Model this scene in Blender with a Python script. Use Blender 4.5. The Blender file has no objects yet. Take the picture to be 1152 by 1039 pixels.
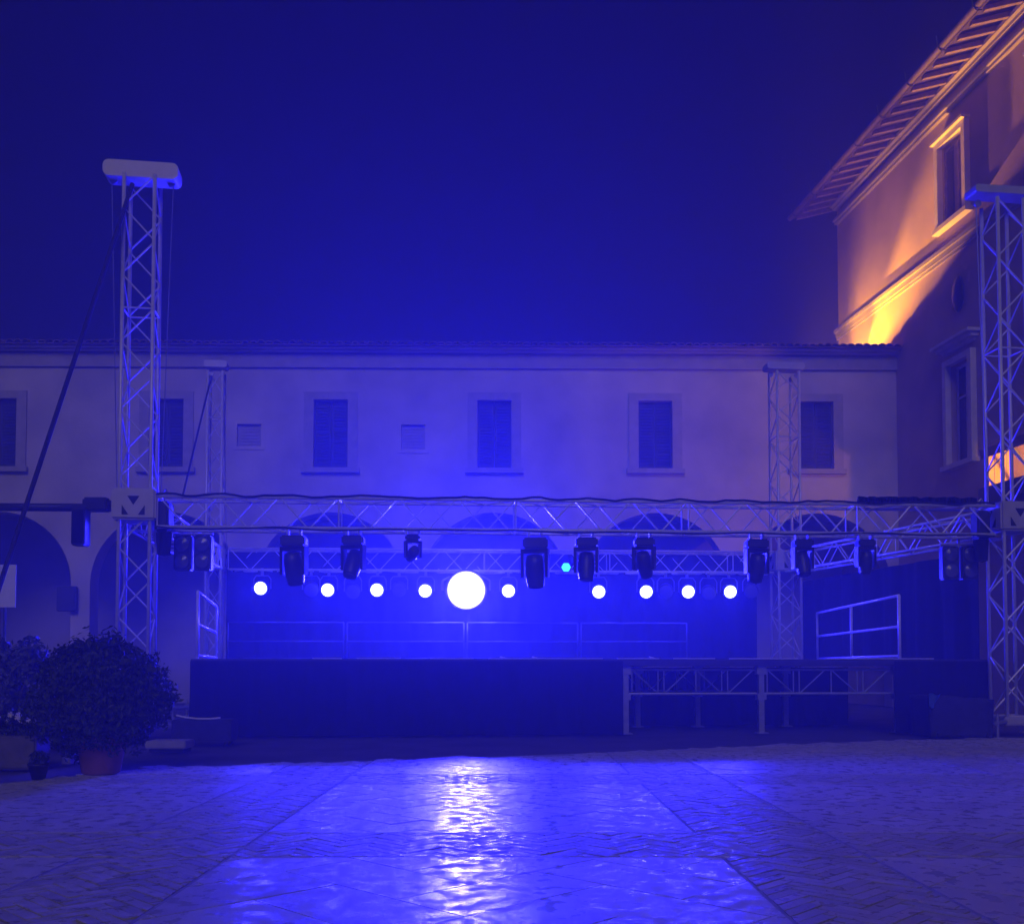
import bpy, bmesh, math, random
from mathutils import Vector, Matrix
R = random.Random(11)
sc = bpy.context.scene
COL = sc.collection
PI = math.pi
# ------------------------------------------------------------------ camera
F = 1150.0; PPX, PPY = 576.0, 704.0; TILT = math.radians(2.3); CAMZ = 1.1
cd = bpy.data.cameras.new("camera"); cam = bpy.data.objects.new("camera", cd); COL.objects.link(cam)
cam.location = (0, 0, CAMZ); cam.rotation_euler = (PI/2 + TILT, 0, 0)
cd.sensor_width = 36; cd.lens = 36*F/1152; cd.shift_y = (PPY-519.5)/1152
cd.clip_end = 400; cd.clip_start = .05
sc.camera = cam

def P(px, py, d):
    """point at depth d (metres ahead) that is seen at a pixel of the photograph"""
    x = (px-PPX)/F; y = -(py-PPY)/F
    v = Vector((x, math.cos(TILT)-math.sin(TILT)*y, math.sin(TILT)+math.cos(TILT)*y))
    v *= d/v.y
    return Vector((v.x, v.y, v.z+CAMZ))
def PX(px, d): return (px-576)*d/F
def ZZ(py, d): return P(576, py, d).z

# ------------------------------------------------------------------ materials
def nd(nt, t, **k):
    n = nt.nodes.new(t)
    for a, b in k.items(): setattr(n, a, b)
    return n
def mat(name, col, rough=.6, metal=0., var=.15, scale=4., bump=0., bscale=30., spec=.5, col2=None, detail=6., island=0., rr_=None):
    m = bpy.data.materials.new(name); m.use_nodes = True; nt = m.node_tree
    b = nt.nodes["Principled BSDF"]; L = nt.links.new
    b.inputs["Metallic"].default_value = metal; b.inputs["Specular IOR Level"].default_value = spec
    tc = nd(nt, "ShaderNodeTexCoord")
    n = nd(nt, "ShaderNodeTexNoise"); n.inputs["Scale"].default_value = scale; n.inputs["Detail"].default_value = detail
    L(tc.outputs["Object"], n.inputs["Vector"])
    r = nd(nt, "ShaderNodeValToRGB"); r.color_ramp.elements[0].position = .3; r.color_ramp.elements[1].position = .7
    c2 = col2 or tuple(c*(1-2*var) for c in col)
    r.color_ramp.elements[0].color = (*c2, 1); r.color_ramp.elements[1].color = (*col, 1)
    L(n.outputs["Fac"], r.inputs["Fac"])
    out = r.outputs["Color"]
    if island:
        g = nd(nt, "ShaderNodeNewGeometry"); mp = nd(nt, "ShaderNodeMapRange")
        mp.inputs["To Min"].default_value = 1-island; mp.inputs["To Max"].default_value = 1+island*.6
        L(g.outputs["Random Per Island"], mp.inputs["Value"])
        mx = nd(nt, "ShaderNodeMix", data_type='RGBA', blend_type='MULTIPLY'); mx.inputs["Factor"].default_value = 1
        L(out, mx.inputs["A"]); L(mp.outputs["Result"], mx.inputs["B"]); out = mx.outputs["Result"]
    L(out, b.inputs["Base Color"])
    rr = nd(nt, "ShaderNodeMapRange"); rr.inputs["To Min"].default_value = max(.02, rough-.12); rr.inputs["To Max"].default_value = min(1, rough+.12)
    if rr_: rr.inputs["From Min"].default_value = .35; rr.inputs["From Max"].default_value = .65; rr.inputs["To Min"].default_value, rr.inputs["To Max"].default_value = rr_
    L(n.outputs["Fac"], rr.inputs["Value"]); L(rr.outputs["Result"], b.inputs["Roughness"])
    if bump:
        n2 = nd(nt, "ShaderNodeTexNoise"); n2.inputs["Scale"].default_value = bscale; n2.inputs["Detail"].default_value = 5
        L(tc.outputs["Object"], n2.inputs["Vector"])
        bp = nd(nt, "ShaderNodeBump"); bp.inputs["Strength"].default_value = bump; bp.inputs["Distance"].default_value = .02
        L(n2.outputs["Fac"], bp.inputs["Height"]); L(bp.outputs["Normal"], b.inputs["Normal"])
    return m
def emit_lens(name, core, rim, s_core, s_rim):
    """lens of a lamp: white-hot core, dimmer blue rim (distance from the lens axis, object space scaled by its size)"""
    m = bpy.data.materials.new(name); m.use_nodes = True; nt = m.node_tree; L = nt.links.new
    b = nt.nodes["Principled BSDF"]; b.inputs["Base Color"].default_value = (.4, .4, .5, 1)
    at_ = nd(nt, "ShaderNodeAttribute"); at_.attribute_name = "lens_radius"
    rp = nd(nt, "ShaderNodeValToRGB"); e = rp.color_ramp.elements
    e[0].position = .62; e[0].color = (*core, 1); e[1].position = 1.; e[1].color = (*rim, 1)  # fade to the rim paints a soft halo into the lens
    L(at_.outputs["Fac"], rp.inputs["Fac"]); L(rp.outputs["Color"], b.inputs["Emission Color"])
    mr = nd(nt, "ShaderNodeMapRange"); mr.inputs["From Min"].default_value = .6; mr.inputs["To Min"].default_value = s_core; mr.inputs["To Max"].default_value = s_rim; mr.interpolation_type = 'SMOOTHSTEP'
    L(at_.outputs["Fac"], mr.inputs["Value"]); L(mr.outputs["Result"], b.inputs["Emission Strength"])
    return m
def emit(name, col, s):
    m = bpy.data.materials.new(name); m.use_nodes = True; nt = m.node_tree
    b = nt.nodes["Principled BSDF"]; b.inputs["Base Color"].default_value = (.5, .5, .5, 1)
    b.inputs["Emission Color"].default_value = (*col, 1); b.inputs["Emission Strength"].default_value = s
    return m
M = dict(
    plaster=mat("wing_plaster", (.62, .55, .51), .9, var=.20, scale=.6, bump=.25, bscale=14),
    plaster2=mat("tall_plaster", (.55, .41, .20), .9, var=.14, scale=.9, bump=.3, bscale=10),
    stone=mat("trim_stone", (.40, .36, .33), .8, var=.12, scale=3, bump=.2, bscale=25),
    serena=mat("window_stone", (.42, .38, .36), .8, var=.1, scale=5, bump=.2, bscale=25),
    tile=mat("roof_tile", (.30, .20, .15), .85, var=.2, scale=6, island=.35),
    rafterwood=mat("rafter_pale_wood", (.42, .31, .20), .8, var=.2, scale=8),  # paler copy of the eaves timber, paints the rafters as lit; also on shutters
    gutterpaint=mat("gutter_brown_metal", (.16, .11, .08), .7, var=.2, scale=5),
    wood=mat("eaves_dark_wood", (.10, .07, .05), .8, var=.2, scale=8),  # darker copy of the rafter timber, paints shade into the gaps
    shutter=mat("shutter_paint", (.028, .032, .04), .6, var=.1, scale=8),
    glass=mat("dark_glass", (.015, .015, .018), .12, var=.1),
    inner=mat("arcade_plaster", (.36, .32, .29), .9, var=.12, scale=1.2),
    alu=mat("truss_aluminium", (.74, .72, .71), .40, metal=.18, var=.08, scale=9),
    steel=mat("galvanised_steel", (.38, .38, .39), .45, metal=.6, var=.12, scale=12),
    oldsteel=mat("dull_steel", (.13, .13, .14), .5, metal=.4, var=.3, scale=3),
    terrastone=mat("trough_stone", (.16, .145, .13), .9, var=.2, scale=7, bump=.3),
    framestone=mat("tall_window_stone", (.72, .66, .60), .8, var=.1, scale=4, bump=.2),
    block=mat("sleeve_metal", (.50, .48, .47), .55, metal=.25, var=.08, scale=6),
    hole=mat("cutout_dark", (.02, .02, .025), .8),  # near-black colour stands in for shade inside openings
    black=mat("black_metal", (.018, .018, .02), .42, var=.15, scale=10),
    cloth=mat("black_cloth", (.010, .010, .012), .95, var=.2, scale=5, spec=.12, bump=.2, bscale=40),
    deck=mat("deck_ply", (.04, .035, .032), .55, var=.2, scale=5),
    case=mat("case_cloth", (.03, .03, .034), .8, var=.3, scale=7, bump=.5, bscale=9),
    rag=mat("blue_rag", (.10, .22, .62), .8, var=.2, scale=12),
    slab=mat("paving_slab", (.60, .57, .545), .3, var=.12, scale=9., bump=.13, bscale=42, island=.12, spec=.36, rr_=(.16, .60)),
    brick=mat("paving_brick", (.54, .505, .48), .3, var=.14, scale=12, bump=.25, bscale=50, island=.20, spec=.32, rr_=(.20, .75)),
    joint=mat("paving_joint", (.40, .385, .37), .9, var=.2, scale=8, bump=.4, bscale=30),
    ground=mat("ground_dirt", (.10, .085, .075), .95, var=.25, scale=1.3, bump=.5, bscale=18),  # dark tone also stands in for the stage's shadow beyond the paving
    leaf=mat("leaf_green", (.050, .075, .032), .6, var=.25, scale=6, island=.45),
    leaf2=mat("leaf_grey_green", (.10, .12, .075), .6, var=.25, scale=6, island=.4),
    bark=mat("bark", (.12, .09, .07), .9, var=.25, scale=12),
    terra=mat("terracotta", (.40, .16, .095), .8, var=.15, scale=6),
    pale=mat("pale_stone", (.42, .40, .36), .85, var=.15, scale=6, bump=.3),
    white=mat("white_paper", (.72, .70, .62), .7, var=.05),
    petal=mat("white_petal", (.75, .72, .70), .7, var=.1),
    strap=mat("dark_strap", (.03, .025, .04), .8, var=.2),
    chain=mat("chain_steel", (.30, .30, .32), .45, metal=.4),
    iron=mat("dark_iron", (.03, .03, .035), .5, var=.1),
    big=emit_lens("big_lamp_glow", (.62, .62, 1.), (.12, .10, 1.), 95, 1.3),
    lens=emit_lens("wash_lamp_glow", (.66, .68, 1.), (.10, .12, 1.), 30, .8),
    teal=emit("teal_lamp_glow", (.03, .75, 1.), 2.2),
    amber=emit("amber_lamp_glow", (1., .55, .12), 20),
    dull=mat("unlit_lens", (.10, .10, .13), .12, var=.1),
)
# ------------------------------------------------------------------ mesh helpers
def bm_new(): return bmesh.new()
def obj(name, bm, m, parent=None, smooth=False):
    me = bpy.data.meshes.new(name)
    bmesh.ops.recalc_face_normals(bm, faces=bm.faces)
    bm.to_mesh(me); bm.free()
    if smooth:
        for p in me.polygons: p.use_smooth = True
    me.materials.append(m)
    o = bpy.data.objects.new(name, me); COL.objects.link(o)
    if parent:
        o.parent = parent; o.matrix_parent_inverse = Matrix.Identity(4)
    return o
def tag(o, label, cat, group=None):
    o["label"] = label; o["category"] = cat
    if group: o["group"] = group
    return o
def thing(name, label, cat, loc=(0, 0, 0), rz=0, group=None):
    o = bpy.data.objects.new(name, None); COL.objects.link(o); o.empty_display_size = .2
    o.location = loc; o.rotation_euler = (0, 0, rz)
    return tag(o, label, cat, group)
def hexa(bm, pts):
    v = [bm.verts.new(p) for p in pts]
    for f in ((0, 1, 2, 3), (7, 6, 5, 4), (0, 4, 5, 1), (1, 5, 6, 2), (2, 6, 7, 3), (3, 7, 4, 0)):
        bm.faces.new([v[i] for i in f])
def box(bm, x0, x1, y0, y1, z0, z1):
    hexa(bm, [(x0, y0, z0), (x1, y0, z0), (x1, y1, z0), (x0, y1, z0), (x0, y0, z1), (x1, y0, z1), (x1, y1, z1), (x0, y1, z1)])
def bevel(bm, w=.01, seg=2):
    bmesh.ops.bevel(bm, geom=list(bm.edges), offset=w, segments=seg, affect='EDGES', clamp_overlap=True)
def tube(bm, p, q, r, n=8, r2=None, cap=True):
    p, q = Vector(p), Vector(q); d = q-p
    if d.length < 1e-6: return
    d.normalize(); a = d.orthogonal().normalized(); b = d.cross(a)
    r2 = r if r2 is None else r2; A, B = [], []
    for i in range(n):
        t = 2*PI*i/n; e = a*math.cos(t)+b*math.sin(t)
        A.append(bm.verts.new(p+e*r)); B.append(bm.verts.new(q+e*r2))
    for i in range(n): bm.faces.new((A[i], A[(i+1) % n], B[(i+1) % n], B[i]))
    if cap: bm.faces.new(A[::-1]); bm.faces.new(B)
def path(bm, pts, r, n=6):
    for a, b in zip(pts, pts[1:]): tube(bm, a, b, r, n)
def lathe(bm, prof, n=24, M4=None):
    rings = []
    for r, z in prof:
        ring = []
        for i in range(n):
            t = 2*PI*i/n; v = Vector((r*math.cos(t), r*math.sin(t), z))
            ring.append(bm.verts.new(M4 @ v if M4 else v))
        rings.append(ring)
    for A, B in zip(rings, rings[1:]):
        for i in range(n): bm.faces.new((A[i], A[(i+1) % n], B[(i+1) % n], B[i]))
    bm.faces.new(rings[0][::-1]); bm.faces.new(rings[-1])
def grid_wall(bm, mp, s0, s1, z0, z1, holes, depth):
    """wall face with rectangular openings and their reveals; mp(s, z, inward) gives the point"""
    S = sorted({s0, s1, *[h[0] for h in holes], *[h[1] for h in holes]}); Z = sorted({z0, z1, *[h[2] for h in holes], *[h[3] for h in holes]})
    vv = {}
    def V(s, z, d=0.):
        k = (round(s, 5), round(z, 5), d)
        if k not in vv: vv[k] = bm.verts.new(mp(s, z, d))
        return vv[k]
    for a, b in zip(S, S[1:]):
        for c, d in zip(Z, Z[1:]):
            if any(h[0]-1e-6 <= a and b <= h[1]+1e-6 and h[2]-1e-6 <= c and d <= h[3]+1e-6 for h in holes): continue
            bm.faces.new((V(a, c), V(b, c), V(b, d), V(a, d)))
    for h in holes:
        c = [(h[0], h[2]), (h[1], h[2]), (h[1], h[3]), (h[0], h[3])]
        for (a, b), (a2, b2) in zip(c, c[1:]+c[:1]):
            q = [bm.verts.new(mp(a, b, 0)), bm.verts.new(mp(a2, b2, 0)), bm.verts.new(mp(a2, b2, depth)), bm.verts.new(mp(a, b, depth))]
            bm.faces.new(q)
def add_light(name, kind, parent, loc, target, energy, col, **k):
    ld = bpy.data.lights.new(name, kind); ld.energy = energy; ld.color = col
    for a, b in k.items(): setattr(ld, a, b)
    o = bpy.data.objects.new(name, ld); COL.objects.link(o)
    o.location = loc
    if target is not None: o.rotation_euler = (Vector(target)-Vector(loc)).to_track_quat('-Z', 'Y').to_euler()
    if parent:
        bpy.context.view_layer.update()
        o.parent = parent; o.matrix_parent_inverse = parent.matrix_world.inverted()
    return o

# ------------------------------------------------------------------ world, sky, moon-town light, haze
w = bpy.data.worlds.new("World"); sc.world = w; w.use_nodes = True
bg = w.node_tree.nodes["Background"]; bg.inputs[0].default_value = (.03, .008, 1., 1); bg.inputs[1].default_value = SKY = .002
sun = add_light("town_glow_sun", 'SUN', None, (4, -8, 12), None, .44, (1., .80, .76), angle=math.radians(25))
az, el = math.radians(-3), math.radians(32)
sun.rotation_euler = Vector((-math.sin(az)*math.cos(el), math.cos(az)*math.cos(el), -math.sin(el))).to_track_quat('-Z', 'Y').to_euler()

bm = bm_new(); box(bm, -62, 62, -32, 82, -1.5, 19.5)
def haze():
    m = bpy.data.materials.new("stage_haze"); m.use_nodes = True; nt = m.node_tree; nt.nodes.clear()
    out = nd(nt, "ShaderNodeOutputMaterial"); pv = nd(nt, "ShaderNodeVolumePrincipled")
    pv.inputs["Color"].default_value = (.62, .66, 1., 1); pv.inputs["Density"].default_value = HAZE; pv.inputs["Anisotropy"].default_value = .35
    nt.links.new(pv.outputs[0], out.inputs["Volume"])
    o = obj("haze", bm, m); o["kind"] = "stuff"
HAZE = .0088
haze()

# ------------------------------------------------------------------ ground and paving
bm = bm_new(); n = 40
box(bm, -60, 60, -30, 80, -.5, -.030)
g = obj("ground", bm, M["ground"]); g["kind"] = "structure"
EDGE = [(-14, 8.6), (PX(0, 9.6), 9.6), (PX(150, 11.2), 11.2), (PX(500, 12.4), 12.4), (PX(760, 13.8), 13.8), (PX(1000, 15.5), 15.5), (PX(1152, 16.1), 16.1), (20, 18.5)]  # paving cut along the stage's shadow line, dark ground painted in beyond
def edge_y(x):
    for a, b in zip(EDGE, EDGE[1:]):
        if a[0] <= x <= b[0]: return a[1]+(b[1]-a[1])*(x-a[0])/(b[0]-a[0])
    return EDGE[0][1] if x < EDGE[0][0] else EDGE[-1][1]
X0, X1, Y0 = -13.0, 18.0, -3.0
bm = bm_new(); xs = [X0+(X1-X0)*i/62 for i in range(63)]
top = [[bm.verts.new((x, Y0, -.0035)), bm.verts.new((x, edge_y(x), -.0035)), bm.verts.new((x, edge_y(x)+.02, -.032))] for x in xs]
for a, b in zip(top, top[1:]):
    for k in range(2): bm.faces.new((a[k], b[k], b[k+1], a[k+1]))
g = obj("paving_joint_bed", bm, M["joint"]); g["kind"] = "structure"
def clip(poly, nx, ny, c):
    out = []
    for i, p in enumerate(poly):
        q = poly[(i+1) % len(poly)]; dp = p[0]*nx+p[1]*ny-c; dq = q[0]*nx+q[1]*ny-c
        if dp >= 0: out.append(p)
        if (dp > 0 > dq) or (dp < 0 < dq):
            t = dp/(dp-dq); out.append((p[0]+(q[0]-p[0])*t, p[1]+(q[1]-p[1])*t))
    return out
def cliprect(poly, r):
    for nx, ny, c in ((1, 0, r[0]), (-1, 0, -r[1]), (0, 1, r[2]), (0, -1, -r[3])):
        poly = clip(poly, nx, ny, c)
        if len(poly) < 3: return None
    return poly
def stone(bm, poly, zj, tilt, thick=.006):
    cx = sum(p[0] for p in poly)/len(poly); cy = sum(p[1] for p in poly)/len(poly)
    if cy > edge_y(cx): return
    tx, ty, dz = R.gauss(0, tilt), R.gauss(0, tilt), R.uniform(-zj, zj)
    T = [bm.verts.new((x, y, dz+tx*(x-cx)+ty*(y-cy))) for x, y in poly]
    k = [(cx+(x-cx)*.0+(x-cx), y) for x, y in poly]
    B = [bm.verts.new((x, y, -.012)) for x, y in poly]
    bm.faces.new(T)
    for i in range(len(T)):
        j = (i+1) % len(T); bm.faces.new((T[i], B[i], B[j], T[j]))
def herring(bm, rect, L, W, ang, gap, zj, tilt):
    """herringbone of L x W stones laid at an angle, cut to the rectangle"""
    cx, cy = (rect[0]+rect[1])/2, (rect[2]+rect[3])/2
    rad = math.hypot(rect[1]-rect[0], rect[3]-rect[2])/2+L
    ca, sa = math.cos(ang), math.sin(ang); k = round(L/W)
    N = int(rad/W)+2
    def put(u0, u1, v0, v1):
        pl = [(u0+gap, v0+gap), (u1-gap, v0+gap), (u1-gap, v1-gap), (u0+gap, v1-gap)]
        mu, mv = (u0+u1)/2, (v0+v1)/2
        if mu*mu+mv*mv > rad*rad: return
        pl = [(cx+u*ca-v*sa, cy+u*sa+v*ca) for u, v in pl]
        pl = cliprect(pl, rect)
        if pl and len(pl) >= 3:
            a = abs(sum(pl[i][0]*pl[(i+1) % len(pl)][1]-pl[(i+1) % len(pl)][0]*pl[i][1] for i in range(len(pl))))/2
            if a > 3e-4: stone(bm, pl, zj, tilt)
    # horizontal stone at cells (i, j)..(i+k-1, j) when (i-j) mod 2k == 0; vertical at (i, j)..(i, j+k-1) when (i-j) mod 2k == 2k-1
    for i in range(-N-k, N+k):
        for j in range(-N-k, N+k):
            m_ = (i-j) % (2*k)
            if m_ == 0: put(i*W, (i+k)*W, j*W, (j+1)*W)
            elif m_ == 2*k-1: put(i*W, (i+1)*W, j*W, (j+k)*W)
PITX, BAND = 3.72, .86
FY0, PITY = 6.85, 3.72
bs, bb = bm_new(), bm_new()
e = .012
for ix in range(-4, 5):
    xa = -1.64+ix*PITX; xb = xa+PITX-BAND; xc = xb+BAND
    for iy in range(-3, 4):
        yc = FY0+iy*PITY; yb = yc-BAND; ya = yc-PITY
        if ya > edge_y((xa+xb)/2)+2: continue
        far = yc > 8 or abs(xa) > 7.5
        sz = .48 if yc < 7 else .30
        herring(bs, (xa+e, xb-e, ya+e, yb-e), sz*2, sz, math.radians(45+90*((ix+iy) % 2)), .004, .0010, .0016 if yc < 7 else .0034)
        if abs(ix) <= 3 or yc > 6:
            herring(bb, (xb+e, xc-e, ya+e, yb-e), .30, .075, math.radians(45), .005, .0022, .009)
            herring(bb, (xa+e, xc-e, yb+e, yc-e), .30, .075, math.radians(45), .005, .0022, .009)
o = obj("paving_slabs", bs, M["slab"]); o["kind"] = "structure"
o = obj("paving_brick_bands", bb, M["brick"]); o["kind"] = "structure"

# ------------------------------------------------------------------ arcaded wing (low building)
D0 = 28.0
wing = thing("arcaded_wing", "long low plastered wing with arcade below and six dark shuttered windows above", "building", (0, D0, 0), math.radians(.9))
def lx(px): return (px-576)*D0/F
def lz(py): return ZZ(py, D0)
XL, XR = -19.0, 10.86
wins = [lx(p) for p in (-1, 186, 371, 556, 739, 923)]
ww, zb, zt = .47, lz(526), lz(450.5)
ZA = 5.75
EAVE = lz(394)
bm = bm_new()
holes = [(c-ww, c+ww, zb, zt) for c in wins]
smalls = [(lx(279), lz(503), lz(478)), (lx(464), lz(506), lz(478))]
holes += [(c-.33, c+.33, a, b) for c, a, b in smalls]
grid_wall(bm, lambda s, z, d: Vector((s, d, z)), XL, XR, ZA, EAVE, holes, .22)
# arcade: piers and arches
AR, SPR = 2.02, 3.36
cs = [wins[0]-4.53]+wins
edges = [XL]+[(a+b)/2 for a, b in zip(cs, cs[1:])]+[XR]
for c, a, b in zip(cs, edges, edges[1:]):
    ar = min(AR, b-c-.12, c-a-.12)
    def q(*pts): bm.faces.new([bm.verts.new((x, y, z)) for x, y, z in pts])
    q((a, 0, 0), (c-ar, 0, 0), (c-ar, 0, SPR), (a, 0, SPR)); q((c+ar, 0, 0), (b, 0, 0), (b, 0, SPR), (c+ar, 0, SPR))
    q((a, 0, SPR), (c-ar, 0, SPR), (c-ar, 0, ZA), (a, 0, ZA)); q((c+ar, 0, SPR), (b, 0, SPR), (b, 0, ZA), (c+ar, 0, ZA))
    N = 24
    pts = [(c-ar*math.cos(PI*i/N), SPR+ar*math.sin(PI*i/N)*.985) for i in range(N+1)]
    for (x, z), (x2, z2) in zip(pts, pts[1:]):
        q((x, 0, z), (x2, 0, z2), (x2, 0, ZA), (x, 0, ZA)); q((x, 0, z), (x2, 0, z2), (x2, .6, z2), (x, .6, z))
    q((c-ar, 0, 0), (c-ar, .6, 0), (c-ar, .6, SPR), (c-ar, 0, SPR)); q((c+ar, 0, 0), (c+ar, .6, 0), (c+ar, .6, SPR), (c+ar, 0, SPR))
obj("wall", bm, M["plaster"], wing)
bm = bm_new()
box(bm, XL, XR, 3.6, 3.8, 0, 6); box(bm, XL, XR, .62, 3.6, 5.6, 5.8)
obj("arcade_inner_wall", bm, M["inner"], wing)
bm = bm_new(); box(bm, XL, XR, .3, 8.5, 8.95, 9.1); obj("terrace_slab", bm, M["stone"], wing)
bm = bm_new(); box(bm, XL, XR, -.07, -.002, lz(415), lz(399.5)); obj("frieze_band", bm, M["stone"], wing)
bm = bm_new(); box(bm, XL, XR, -.20, .02, lz(399)+.004, lz(396.5)); box(bm, XL, XR, -.30, .02, lz(396.5)+.002, lz(394)); obj("cornice", bm, M["plaster"], wing)
# tiled coping: rows of curved tiles on a low slope
bm = bm_new(); x = XL; rise = .16
while x < XR:
    wd = .20*R.uniform(.95, 1.05); dz = R.uniform(-.012, .012); dy = R.uniform(-.03, .03); n = 6
    y0, y1 = -.46+dy, .62; zz = EAVE+.02+dz
    A = [(x+wd/2-math.cos(PI*i/n)*wd*.52, math.sin(PI*i/n)*.085) for i in range(n+1)]
    fr = [bm.verts.new((a, y0, zz+h)) for a, h in A]; bk = [bm.verts.new((a, y1, zz+rise+h)) for a, h in A]
    fi = [bm.verts.new((x+wd/2+(a-x-wd/2)*.8, y0, zz+h*.76-.002)) for a, h in A]
    for i in range(n): bm.faces.new((fr[i], fr[i+1], bk[i+1], bk[i])); bm.faces.new((fi[i], fi[i+1], fr[i+1], fr[i]))
    x += .212
hexa(bm, [(XL, -.40, EAVE+.004), (XR, -.40, EAVE+.004), (XR, .62, EAVE+.004), (XL, .62, EAVE+.004), (XL, -.40, EAVE+.03), (XR, -.40, EAVE+.03), (XR, .62, EAVE+.16), (XL, .62, EAVE+.16)])
obj("roof_tiles", bm, M["tile"], wing)
for i, c in enumerate(wins):
    f = bm_new(); t = .27; pr = -.045
    box(f, c-ww-t, c-ww, pr, -.001, zb-.02, zt); box(f, c+ww, c+ww+t, pr, -.001, zb-.02, zt)
    box(f, c-ww-t, c+ww+t, pr, -.001, zt+.002, zt+t*.8)
    fr = obj("window", f, M["serena"], wing)
    s = bm_new(); box(s, c-ww-t-.06, c+ww+t+.06, -.13, -.001, zb-.16, zb-.024); obj("sill", s, M["serena"], fr)
    for k in (-1, 1):
        s = bm_new(); a, b = (c-ww+.01, c-.006) if k < 0 else (c+.006, c+ww-.01)
        box(s, a, b, .14, .18, zb+.01, zt-.01)
        z = zb+.12
        while z < zt-.14:
            hexa(s, [(a+.06, .115, z), (b-.06, .115, z), (b-.06, .14, z+.03), (a+.06, .14, z+.03), (a+.06, .11, z+.012), (b-.06, .11, z+.012), (b-.06, .14, z+.045), (a+.06, .14, z+.045)])
            z += .085
        obj("shutter", s, M["shutter"], fr)
for c, a, b in smalls:
    f = bm_new()
    for q_ in ((c-.43, c-.33, a-.1, b+.1), (c+.33, c+.43, a-.1, b+.1), (c-.329, c+.329, b, b+.1), (c-.329, c+.329, a-.1, a)): box(f, q_[0], q_[1], -.02, -.001, q_[2], q_[3])
    fr = obj("small_window", f, M["plaster"], wing)
    s = bm_new(); box(s, c-.325, c+.325, .07, .10, a+.005, b-.005)
    for k in range(7): box(s, c-.27, c+.27, .055, .069, a+.06+k*.085, a+.10+k*.085)
    obj("shutter", s, M["serena"], fr)

# ------------------------------------------------------------------ tall building on the right
TS = -.114
tn = Vector((-1, TS, 0)).normalized()          # outward normal of its long wall
def W(d, z, off=0.): return Vector((10.72+TS*(d-28), d, z))+tn*off
def wbox(bm, d0, d1, z0, z1, o0, o1):
    hexa(bm, [W(d0, z0, o1), W(d1, z0, o1), W(d1, z0, o0), W(d0, z0, o0), W(d0, z1, o1), W(d1, z1, o1), W(d1, z1, o0), W(d0, z1, o0)])
DC, DN = 31.8, 14.0
tall = thing("tall_building", "tall plastered building with broad tiled eaves lit amber from below", "building")
UW = (24.52, 25.62, 12.28, 14.30); LW = (24.42, 25.40, 6.15, 8.62)
DW = (19.6, 21.6, 0.0, 4.2)
bm = bm_new(); grid_wall(bm, lambda s, z, d: W(s, z, -d), DN, DC, 0, 16.0, [UW, LW, (20.6, 21.7, 12.28, 14.3), (20.4, 21.4, 6.15, 8.62)], .28)
obj("wall", bm, M["plaster2"], tall)
bm = bm_new()
hexa(bm, [W(DC, 0, 0), W(DC, 0, -10), W(DC-.3, 0, -10), W(DC-.3, 0, -.3), W(DC, 15.9, 0), W(DC, 15.9, -10), W(DC-.3, 15.9, -10), W(DC-.3, 15.9, -.3)])
obj("end_wall", bm, M["plaster2"], tall)
bm = bm_new(); wbox(bm, DN, DC, 15.05, 15.13, .002, .10); wbox(bm, DN, DC, 15.132, 15.20, .002, .16); obj("lower_moulding", bm, M["stone"], tall)
bm = bm_new(); wbox(bm, DN, DC, 15.50, 15.58, .002, .16); wbox(bm, DN, DC, 15.582, 15.68, .002, .26); obj("upper_moulding", bm, M["stone"], tall)
bm = bm_new()
wbox(bm, DN, DC+.05, 11.38, 11.46, .002, .05); wbox(bm, DN, DC+.05, 11.462, 11.60, .002, .08); wbox(bm, DN, DC+.07, 11.602, 11.70, .002, .13)
obj("string_course", bm, M["stone"], tall)
# eaves: sloping soffit and tiles, rafters, gutter
OV = 1.22; ZE, ZW = 15.44, 15.80
bm = bm_new()
DE = DC+.55
hexa(bm, [W(DN, ZE, OV), W(DE, ZE, OV), W(DE, ZW+1.9, -6), W(DN, ZW+1.9, -6), W(DN, ZE+.05, OV), W(DE, ZE+.05, OV), W(DE, ZW+1.95, -6), W(DN, ZW+1.95, -6)])
roof = obj("roof", bm, M["wood"], tall)
bm = bm_new(); d = DN
while d < DE:
    n = 5; pr = []
    for i in range(n+1):
        t = PI*i/n; pr.append((d+.1-.105*math.cos(t), .085*math.sin(t)))
    A = [bm.verts.new(W(a, ZE+.055+h, OV+.09)) for a, h in pr]; B = [bm.verts.new(W(a, ZW+1.955+h, -6)) for a, h in pr]
    for i in range(n): bm.faces.new((A[i], A[i+1], B[i+1], B[i]))
    d += .215
obj("tiles", bm, M["tile"], roof)
sl = (ZW+1.9-ZE)/(6+OV)
d = DE-.12; 
while d > 15.5:
    bm = bm_new(); o0, o1 = -.02, OV-.07; h = .13
    za, zc = ZE+sl*(OV-o0), ZE+sl*(OV-o1)
    hexa(bm, [W(d-.05, za-h, o0), W(d+.05, za-h, o0), W(d+.05, zc-h*.75, o1), W(d-.05, zc-h*.75, o1), W(d-.05, za-.003, o0), W(d+.05, za-.003, o0), W(d+.05, zc-.003, o1), W(d-.05, zc-.003, o1)])
    obj("rafter", bm, M["rafterwood"], tall); d -= .52
bm = bm_new(); n = 8
pr = [(OV+.11+.085*math.cos(PI+PI*i/n), ZE+.02+.085*math.sin(PI+PI*i/n)) for i in range(n+1)]
A = [bm.verts.new(W(DN, z, o)) for o, z in pr]; B = [bm.verts.new(W(DE+.02, z, o)) for o, z in pr]
for i in range(n): bm.faces.new((A[i], A[i+1], B[i+1], B[i]))
gut = obj("gutter", bm, M["gutterpaint"], tall)
d = DE-.4
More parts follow.
